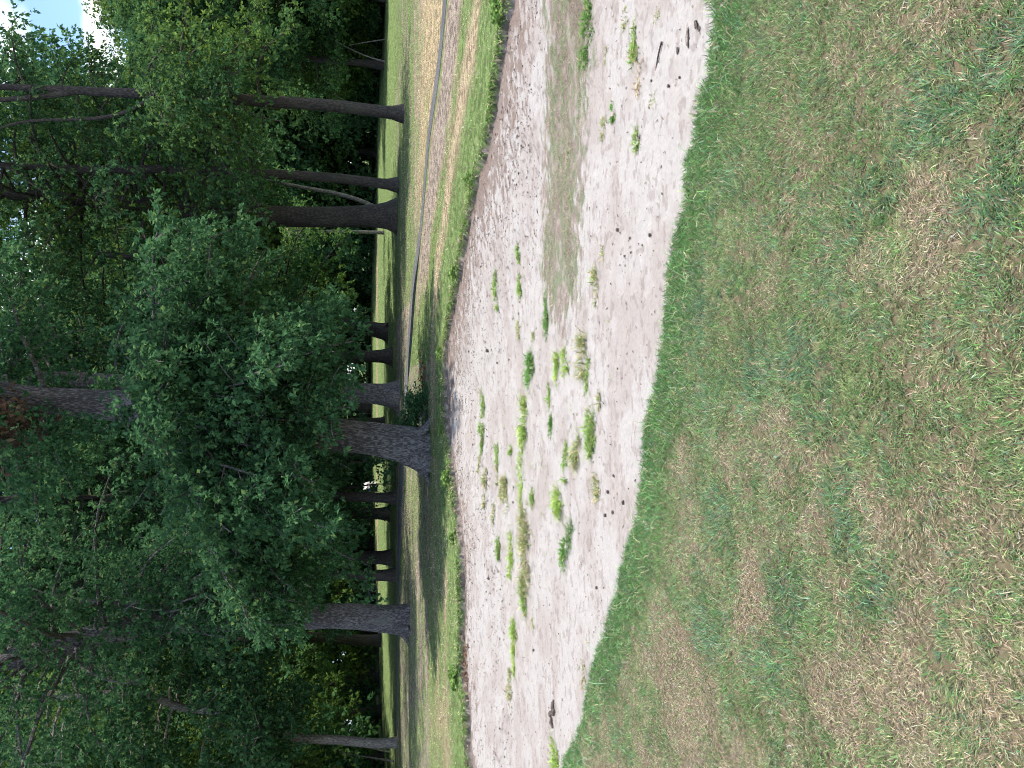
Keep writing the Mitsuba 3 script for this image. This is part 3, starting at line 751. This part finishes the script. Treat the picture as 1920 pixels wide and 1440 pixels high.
# dark litter specks scattered over the sand
K = 60000
x, y = rng.uniform(-7.5, 5.2, K), rng.uniform(3.3, 14.5, K)
d, fd = inside(x, y), far_dist(x, y)
n1 = meshkit.fbm(np.stack([x * 1.2, y * 3.0, x * 0], -1), 3, 91)
p = 0.16 + 0.84 * (1 - step01(0.1, 2.8, fd)) * step01(0.3, 0.55, n1) + 0.3 * step01(0.55, 0.7, n1)
ok = (d > 0.03) & (rng.random(K) < p)
x, y, fd = x[ok], y[ok], fd[ok]
n = len(x)
az = rng.normal(size=n) * 0.7 + 1.57
s = np.minimum(np.exp(rng.normal(size=n) * 0.5) * 0.0042, 0.009) * np.where(fd < 2.4, 1.35, 0.9)
a = np.stack([np.sin(az), np.cos(az), rng.normal(size=n) * 0.25], -1) * (s * rng.uniform(1.0, 2.6, n))[:, None]
b = np.stack([-np.cos(az), np.sin(az), rng.normal(size=n) * 0.4], -1) * s[:, None] * 0.8
c0 = np.stack([x, y, sand_z(x, y) + sand_detail(x, y) + 0.004], -1)
v = np.stack([c0 - a, c0 + b + [0, 0, 0.003], c0 + a, c0 - b + [0, 0, 0.003], c0 + [0, 0, 1] * (s * 0.9)[:, None]], 1).reshape(-1, 3)
f = (np.arange(n)[:, None, None] * 5 + np.array([[0, 3, 4], [3, 2, 4], [2, 1, 4], [1, 0, 4]])[None]).reshape(-1, 3)
col = tint(rng, np.where((rng.random(n) < 0.7)[:, None], (0.11, 0.09, 0.08), (0.21, 0.165, 0.14)), n, 0.35)
scene['sand_litter'] = ply((v, f), 'm_chips', False, color=np.repeat(col, 5, 0))
tag('sand_litter', 'dark specks of bark, leaf and twig scattered over the bunker sand', kind='stuff')


# ------------------------------------------------------------------ tufts growing in the sand
def tuft(rng, x, y, hw, h, base, density=1.0, dry=0.1, dep=0.75):
    n = int(np.clip(36 + 7500 * hw * (dep * hw + 0.03) * density, 24, 380))
    cx = rng.normal(size=5) * 0.6 * hw
    c = rng.integers(0, 5, n)
    px, py = x + np.clip(cx[c] + rng.normal(size=n) * 0.28 * hw, -1.4 * hw, 1.4 * hw), y + (rng.normal(size=5) * dep * 0.35 * hw)[c] + rng.normal(size=n) * (0.012 + dep * 0.2 * hw)
    away = np.arctan2(px - x, py - y + 1e-6)
    az = away + rng.normal(size=n) * 0.9
    lean = rng.uniform(0.05, 0.9, n)
    L = h * rng.uniform(0.45, 1.15, n)
    isdry = rng.random(n) < dry
    col = tint(rng, np.where(isdry[:, None], (0.44, 0.37, 0.24), base), n, 0.25)
    return blades(rng, np.stack([px, py, sand_z(px, py) + sand_detail(px, py) - 0.006], -1), L, rng.uniform(0.0045, 0.008, n) * (1 + 0.04 * y), lean, az, col, 2, 0.7)


TUFTS = {
    'green': [(1.54, 8.77, 0.078, 0.076), (1.2, 8.87, 0.11, 0.09), (1.28, 10.14, 0.136, 0.117), (-0.1, 7.58, 0.095, 0.066), (0.02, 6.27, 0.102, 0.056), (-0.39, 11.52, 0.182, 0.099), (-0.34, 6.18, 0.157, 0.114), (-0.54, 6.18, 0.101, 0.092), (-0.82, 11.43, 0.121, 0.115), (-0.79, 9.5, 0.067, 0.082), (-0.96, 10.48, 0.111, 0.075), (-0.73, 6.98, 0.1, 0.082), (-1.3, 8.34, 0.089, 0.091), (-2.15, 10.26, 0.116, 0.103), (-2.53, 8.68, 0.154, 0.126), (1.7, 5.12, 0.061, 0.077), (2.3, 5.17, 0.086, 0.078), (2.44, 5.17, 0.067, 0.058)],
    'dark': [(0.71, 7.64, 0.137, 0.1), (0.18, 8.39, 0.149, 0.152), (-0.39, 7.54, 0.103, 0.055), (-1.51, 6.96, 0.138, 0.102), (2.11, 5.6, 0.045, 0.059), (3.16, 6.18, 0.11, 0.101), (3.03, 6.19, 0.10, 0.11), (2.89, 6.24, 0.10, 0.102), (2.76, 6.32, 0.092, 0.084)],
    'bright': [(0.2, 6.95, 0.07, 0.102), (0.1, 7.23, 0.104, 0.095), (-0.47, 8.81, 0.172, 0.192), (-1.1, 8.97, 0.255, 0.091), (-1.11, 7.18, 0.129, 0.132), (-2.11, 9.6, 0.187, 0.125), (-3.04, 9.32, 0.149, 0.135), (-3.34, 9.33, 0.149, 0.081), (-3.68, 7.28, 0.131, 0.107), (-0.71, 8.94, 0.063, 0.065)],
    'olive': [(1.16, 7.86, 0.056, 0.057), (0.96, 7.75, 0.05, 0.057), (0.79, 6.05, 0.088, 0.099), (0.63, 9.04, 0.08, 0.079), (0.51, 8.31, 0.053, 0.06), (0.29, 6.42, 0.116, 0.18), (-0.14, 5.93, 0.039, 0.097), (-0.53, 6.62, 0.132, 0.146), (-1.15, 11.49, 0.101, 0.066), (-1.23, 10.47, 0.081, 0.075), (-1.39, 11.08, 0.094, 0.127), (-0.82, 6.01, 0.088, 0.098), (-1.44, 10.2, 0.108, 0.132), (-1.64, 9.89, 0.21, 0.143), (-1.81, 10.59, 0.093, 0.076), (-1.71, 11.03, 0.078, 0.095), (-1.6, 8.91, 0.127, 0.09), (-1.77, 8.68, 0.216, 0.176), (-2.21, 8.66, 0.216, 0.176), (-2.63, 8.27, 0.044, 0.06), (-3.88, 9.52, 0.135, 0.083), (-2.5, 6.42, 0.081, 0.047), (2.65, 5.33, 0.049, 0.056), (2.38, 4.72, 0.053, 0.029), (1.86, 4.78, 0.036, 0.036), (2.61, 5.77, 0.051, 0.034), (2.01, 5.85, 0.064, 0.061), (1.03, 5.86, 0.054, 0.044)],
    'straw': [(2.16, 5.07, 0.085, 0.054), (2.31, 5.12, 0.047, 0.039)],
}
LOOK = {'green': ((0.21, 0.34, 0.10), 1.5, 0.10), 'dark': ((0.12, 0.25, 0.065), 1.8, 0.06), 'bright': ((0.29, 0.43, 0.11), 1.6, 0.06), 'olive': ((0.27, 0.33, 0.14), 0.9, 0.30), 'straw': ((0.46, 0.37, 0.25), 0.7, 0.8)}
SHARED = {'green': 'green grass tuft of middling size in the sand', 'olive': 'small thin olive grass tuft with dry blades in the sand', 'straw': 'dry straw coloured grass lying beside the green tuft near the right rim',
          'dark': 'low dark green tuft in the bunker sand', 'bright': 'bright yellow-green tuft among the weeds in the bunker sand'}
SPECIAL = {('dark', 0): 'dark green tuft with brown shaded foot at the left end of the mossy patch', ('dark', 1): 'thick dark green tuft in the middle of the far half of the bunker', ('dark', 3): 'compact dark green tuft standing alone in bare sand left of centre',
           ('dark', 4): 'small dark tuft alone on bare sand in front of the mossy patch', ('dark', 2): 'narrow low dark green tuft in the middle of the bunker sand',
           ('bright', 2): 'tall bright yellow-green tuft with spreading blades in the middle of the bunker', ('bright', 3): 'long low bright green strip of grass in the far half of the bunker', ('bright', 4): 'rounded bright green tuft left of the largest green patch',
           ('bright', 5): 'bright green tuft at the left head of the sparse olive strip', ('bright', 6): 'bright green tuft at the left, nearer one of two in line', ('bright', 7): 'low bright green tuft at the left, farther one of two in line',
           ('bright', 8): 'bright green tuft at the far left close to the near rim', ('bright', 0): 'small bright star-shaped tuft next to the large olive tuft', ('bright', 1): 'bright green tuft in the middle of the weedy patch',
           ('green', 16): 'pale green tuft with dry straw at its foot near the right rim', ('green', 15): 'small spreading green tuft on bare sand beside a dark pebble', ('green', 6): 'widest green tuft nearest the camera in the weedy patch', ('green', 14): 'green tuft at the left end of the long olive strip',
           ('olive', 5): 'large spreading olive tuft right of the weedy patch', ('olive', 7): 'broad olive tuft beside the widest green tuft', ('olive', 17): 'sparse olive grass at the right half of the long strip', ('olive', 18): 'sparse olive grass at the left half of the long strip', ('olive', 13): 'broad thin olive-green patch in the far left part of the weeds'}
for i in range(5, 9):
    SPECIAL[('dark', i)] = f"dense dark green tuft, {('first', 'second', 'third', 'fourth')[i - 5]} from the right in the row at the mossy patch"
rng = np.random.default_rng(15)
for kind, spots in TUFTS.items():
    base, dens, dry = LOOK[kind]
    spots = [(x, y, hw * 1.25, h * 0.85) for x, y, hw, h in spots]
    for i, (x, y, hw, h) in enumerate(spots):
        key = numbered('grass_tuft')
        add_blades(key, tuft(rng, x, y, hw, h, base, dens * (2.2 if h > 0.11 and kind != 'olive' else 1.4), dry))
        if (kind, i) in SPECIAL:
            tag(key, SPECIAL[(kind, i)], 'grass tuft')
        else:
            where = f"{'far' if y > 8.2 else 'near'} {'right' if x > 0.9 else ('left' if x < -1.25 else 'middle')} part"
            tag(key, f'{SHARED[kind]}, {where}', 'grass tuft', f'{kind} tufts, {where} of the bunker')

K = 900
x, y = rng.uniform(-4.6, 1.6, K), rng.uniform(5.6, 12.5, K)
w = np.exp(-((x + 0.9) / 1.9) ** 2 - ((y - 8.6 + 0.1 * x) / 1.9) ** 2) * step01(0.4, 0.6, meshkit.fbm(p3(x, y, 1.6), 2, 83))
ok = (inside(x, y) > 0.15) & (rng.random(K) < w)
x, y = np.repeat(x[ok], 7), np.repeat(y[ok], 7)
n = len(x)
x, y = x + rng.normal(size=n) * 0.03, y + rng.normal(size=n) * 0.02
base = np.where((rng.random(n) < 0.6)[:, None], (0.23, 0.35, 0.11), (0.30, 0.33, 0.15))
m = blades(rng, np.stack([x, y, sand_z(x, y) + sand_detail(x, y) - 0.004], -1), rng.uniform(0.02, 0.055, n), rng.uniform(0.005, 0.008, n), rng.uniform(0.2, 1.3, n), rng.uniform(0, 6.28, n), tint(rng, base, n, 0.25), 2, 0.6)
add_blades('sand_sprouts', m)
tag('sand_sprouts', 'tiny scattered sprouts and seedlings between the tufts in the sand', kind='stuff')

# leafy weeds along the far lip
rng = np.random.default_rng(16)
for i, (x, y, s) in enumerate([(2.86, 10.75, 0.10), (1.82, 12.4, 0.11), (1.32, 13.3, 0.08), (0.56, 14.42, 0.12), (-0.85, 14.3, 0.09), (-1.68, 13.35, 0.14), (-2.52, 12.55, 0.10), (-4.62, 12.1, 0.17), (4.22, 8.45, 0.14)]):
    key = numbered('leafy_weed')
    n = 34
    z = float(ground_z(np.array([x]), np.array([y + 0.05]))[0])
    P = np.clip(rng.normal(size=(n, 3)), -1.6, 1.6) * [s * 0.6, s * 0.35, s * 0.22] + [x, y, z + s * 0.3]
    v, f, uv = leaves(rng, P, P - [x, y, z - 0.2], 5, s * 0.42, 0.5)
    col = np.repeat(tint(rng, (0.17, 0.28, 0.08), len(v) // 4, 0.3), 4, 0)
    scene[key] = ply((v, f), 'm_blade', False, color=col)
    ORD = ('second', 'third', 'fourth', 'fifth', 'sixth', 'seventh', 'eighth', 'last', 'first')[i]
    tag(key, f'small leafy weed hanging over the far lip of the bunker, {ORD} counted from the right', 'weed', 'weeds on the far lip')

# ------------------------------------------------------------------ things lying on the sand
PEBBLES = [(-0.84, 5.71, 0.017), (-0.87, 5.36, 0.018), (-0.98, 5.59, 0.016), (-1.03, 5.76, 0.019), (1.16, 5.5, 0.016), (1.71, 5.04, 0.015), (1.86, 4.5, 0.014), (2.01, 4.8, 0.011), (0.99, 4.82, 0.014), (-1.66, 5.99, 0.015), (-2.93, 8.23, 0.018), (0.48, 10.9, 0.035), (0.29, 10.42, 0.018), (0.31, 9.63, 0.017), (0.31, 7.39, 0.013), (0.18, 6.4, 0.012), (-1.47, 9.35, 0.017), (-1.28, 9.32, 0.017), (-2.73, 10.65, 0.023), (1.85, 4.34, 0.01), (2.17, 7.38, 0.021), (0.94, 5.36, 0.012), (1.05, 5.25, 0.012)]
PEBBLE_LABELS = {0: 'round dark pebble behind the group of three near the near rim', 1: 'largest round dark pebble close to the near rim', 2: 'round dark pebble left of the largest one', 3: 'dark pebble farthest left of the small group near the rim',
                 4: 'round dark pebble alone on clean sand right of centre', 5: 'round dark pebble beside the small spreading green tuft', 9: 'single dark pebble in the clean sand left of centre', 11: 'large dark lump on the sand near the far lip'}
rng = np.random.default_rng(17)


def lump(rng, r, flat=0.8, n=2, rough=0.25):
    m = trimesh.creation.icosphere(subdivisions=n)
    v = m.vertices * (1 + rough * (meshkit.noise(m.vertices * 1.7 + rng.random(3) * 50)[:, None] - 0.5) * 2)
    return v * [r * rng.uniform(0.9, 1.25), r * rng.uniform(0.85, 1.1), r * flat], np.array(m.faces)


def rest(x, y):
    return float(sand_z(np.array([x]), np.array([y]))[0] + sand_detail(np.array([x]), np.array([y]))[0])


for i, (x, y, r) in enumerate(PEBBLES):
    key = numbered('pebble')
    v, f = lump(rng, r * 0.8)
    scene[key] = ply((v + [x, y, rest(x, y) + r * 0.5], f), 'm_pebble', True)
    tag(key, PEBBLE_LABELS.get(i, 'tiny dark pebble lying on the bunker sand'), 'pebble', None if i in PEBBLE_LABELS else 'tiny pebbles on the sand')
for i, (x, y, r, lab) in enumerate([(2.02, 4.36, 0.012, 'dark crumbled clod beside the brown bark chip'), (2.06, 4.10, 0.013, 'dark clod between the bark chip and the near rim, right of a straw'), (2.03, 4.08, 0.009, 'smaller dark clod next to the one by the near rim')]):
    key = numbered('clod')
    q = [lump(rng, r * s, 0.7, 2, 0.5) for s in (1.0, 0.7, 0.6)]
    scene[key] = ply(join([(v + [x + dx, y + dy, rest(x, y) + r * 0.5], f) for (v, f), dx, dy in zip(q, (0, r * 1.3, -r * 1.2), (0, r * 0.6, r * 0.5))]), 'm_pebble', True)
    tag(key, lab, 'clod')
c = curve([(-0.062, -0.004, 0.004), (-0.02, 0.004, 0.010), (0.03, 0.002, 0.011), (0.066, -0.003, 0.003)], 12)
v, f = tube(c, [0.002, 0.007, 0.010, 0.012, 0.013, 0.013, 0.012, 0.011, 0.010, 0.008, 0.005, 0.002], 10, 0.05, 4)
v = v * [1, 1, 0.6] + [2.04, 4.23, rest(2.04, 4.23) + 0.006]
scene['bark_chip'] = ply((v, f), 'm_bark_pale', True)
tag('bark_chip', 'brown curled bark chip lying on the sand by the right near rim', 'bark chip')
z = rest(2.12, 4.7)
scene['dark_stick'] = ply(join([tube(curve([(2.2, 4.64, z + 0.012), (2.15, 4.68, z + 0.014), (2.10, 4.725, z + 0.010), (2.05, 4.76, z + 0.006)], 12), np.linspace(0.007, 0.0035, 12), 8, 0.1, 6),
                                tube(curve([(2.13, 4.70, z + 0.012), (2.10, 4.69, z + 0.02), (2.08, 4.68, z + 0.012)], 6), np.linspace(0.005, 0.002, 6), 6)]), 'm_bark_dark', True)
tag('dark_stick', 'short dark forked stick lying on the sand at the right', 'stick')
q = []
for dx, dy, r in [(-3.15, 7.345, 0.022), (-3.175, 7.32, 0.026), (-3.21, 7.28, 0.026), (-3.245, 7.33, 0.022), (-3.27, 7.41, 0.016), (-3.30, 7.44, 0.02), (-3.33, 7.38, 0.018), (-3.365, 7.40, 0.024), (-3.395, 7.385, 0.018)]:
    v, f = lump(rng, r * 1.2, 0.7, 2, 0.4)
    q.append((v + [dx, dy, rest(dx, dy) + r * 0.5], f))
scene['dark_clump'] = ply(join(q), 'm_pebble', True)
tag('dark_clump', 'knotted dark clump of earth or dung lying on the sand at the far left', 'clump')
key = 'dry_leaves'
P = np.stack([rng.uniform(-4.9, -3.9, 90), rng.normal(size=90) * 0.12 + 11.85, 0 * np.zeros(90)], -1)
P[:, 2] = sand_z(P[:, 0], P[:, 1]) + 0.02
v, f, uv = leaves(rng, P, np.tile([0, 0, 1.0], (90, 1)), 1, 0.07, 0.5)
scene[key] = ply((v, f), 'm_blade', False, color=np.repeat(tint(rng, (0.17, 0.105, 0.075), 90, 0.3), 4, 0))
tag(key, 'reddish brown fallen leaves gathered under the far lip at the left', kind='stuff')

# at the foot of the big oak: sprouts, fallen leaves; far off: a white and blue marker
wood, leaf = bush_kind(61, 0.2)
S = 0.42
scene['oak_sprouts__stems'] = ply((wood[0] * [0.55, 0.4, S * 0.75] + [-0.70, 17.2, 0.0], wood[1]), 'm_bark', False)
add_leaves('oak_sprouts__foliage', (leaf[0] * [0.55, 0.4, S * 0.75] + [-0.70, 17.2, 0.0], leaf[1], leaf[2]))
tag('oak_sprouts', 'low dark green sprouts at the right foot of the large grey oak', 'sprouts')
P = np.stack([rng.normal(size=70) * 0.28 + 0.03, rng.normal(size=70) * 0.2 + 18.0, np.full(70, 0.03)], -1)
P[:, 2] += ground_z(P[:, 0], P[:, 1])
v, f, uv = leaves(rng, P, np.tile([0, 0, 1.0], (70, 1)), 1, 0.11, 0.5)
scene['fallen_leaves'] = ply((v, f), 'm_blade', False, color=np.repeat(tint(rng, (0.27, 0.12, 0.07), 70, 0.4), 4, 0))
tag('fallen_leaves', 'few red-brown fallen leaves right of the oak sprouts', kind='stuff')
arc = [(0.0, 0.0), (0.0, 0.42), (-0.03, 0.62), (-0.12, 0.78), (-0.26, 0.88)]
c = curve([(-7.15 + a, 55.0, 0.1 + b) for a, b in arc], 14)
vv = np.concatenate([c + [0, -0.3, 0], c + [0, 0.3, 0], c + [0.09, 0.3, 0.03], c + [0.09, -0.3, 0.03]])
i = np.arange(13)
f = np.vstack([np.stack([k * 14 + i, k2 * 14 + i, k2 * 14 + i + 1, k * 14 + i + 1], -1) for k, k2 in ((0, 1), (1, 2), (2, 3), (3, 0))])
rot = T().translate([-7.15, 55, 0]).rotate([0, 0, 1], -35).translate([7.15, -55, 0])
scene['course_marker__shell'] = ply((vv, f), {'type': 'twosided', 'bsdf': {'type': 'ref', 'id': 'm_white'}}, 30, to_world=rot)
b = trimesh.creation.box([0.3, 0.5, 0.75])
b = trimesh.Trimesh(b.vertices + [-7.32, 55.0, 0.4], b.faces)
scene['course_marker__body'] = ply(b, 'm_blue', False, to_world=rot)
tag('course_marker', 'small white curved shell with dark blue body, far off beside a slim dark trunk', 'marker')
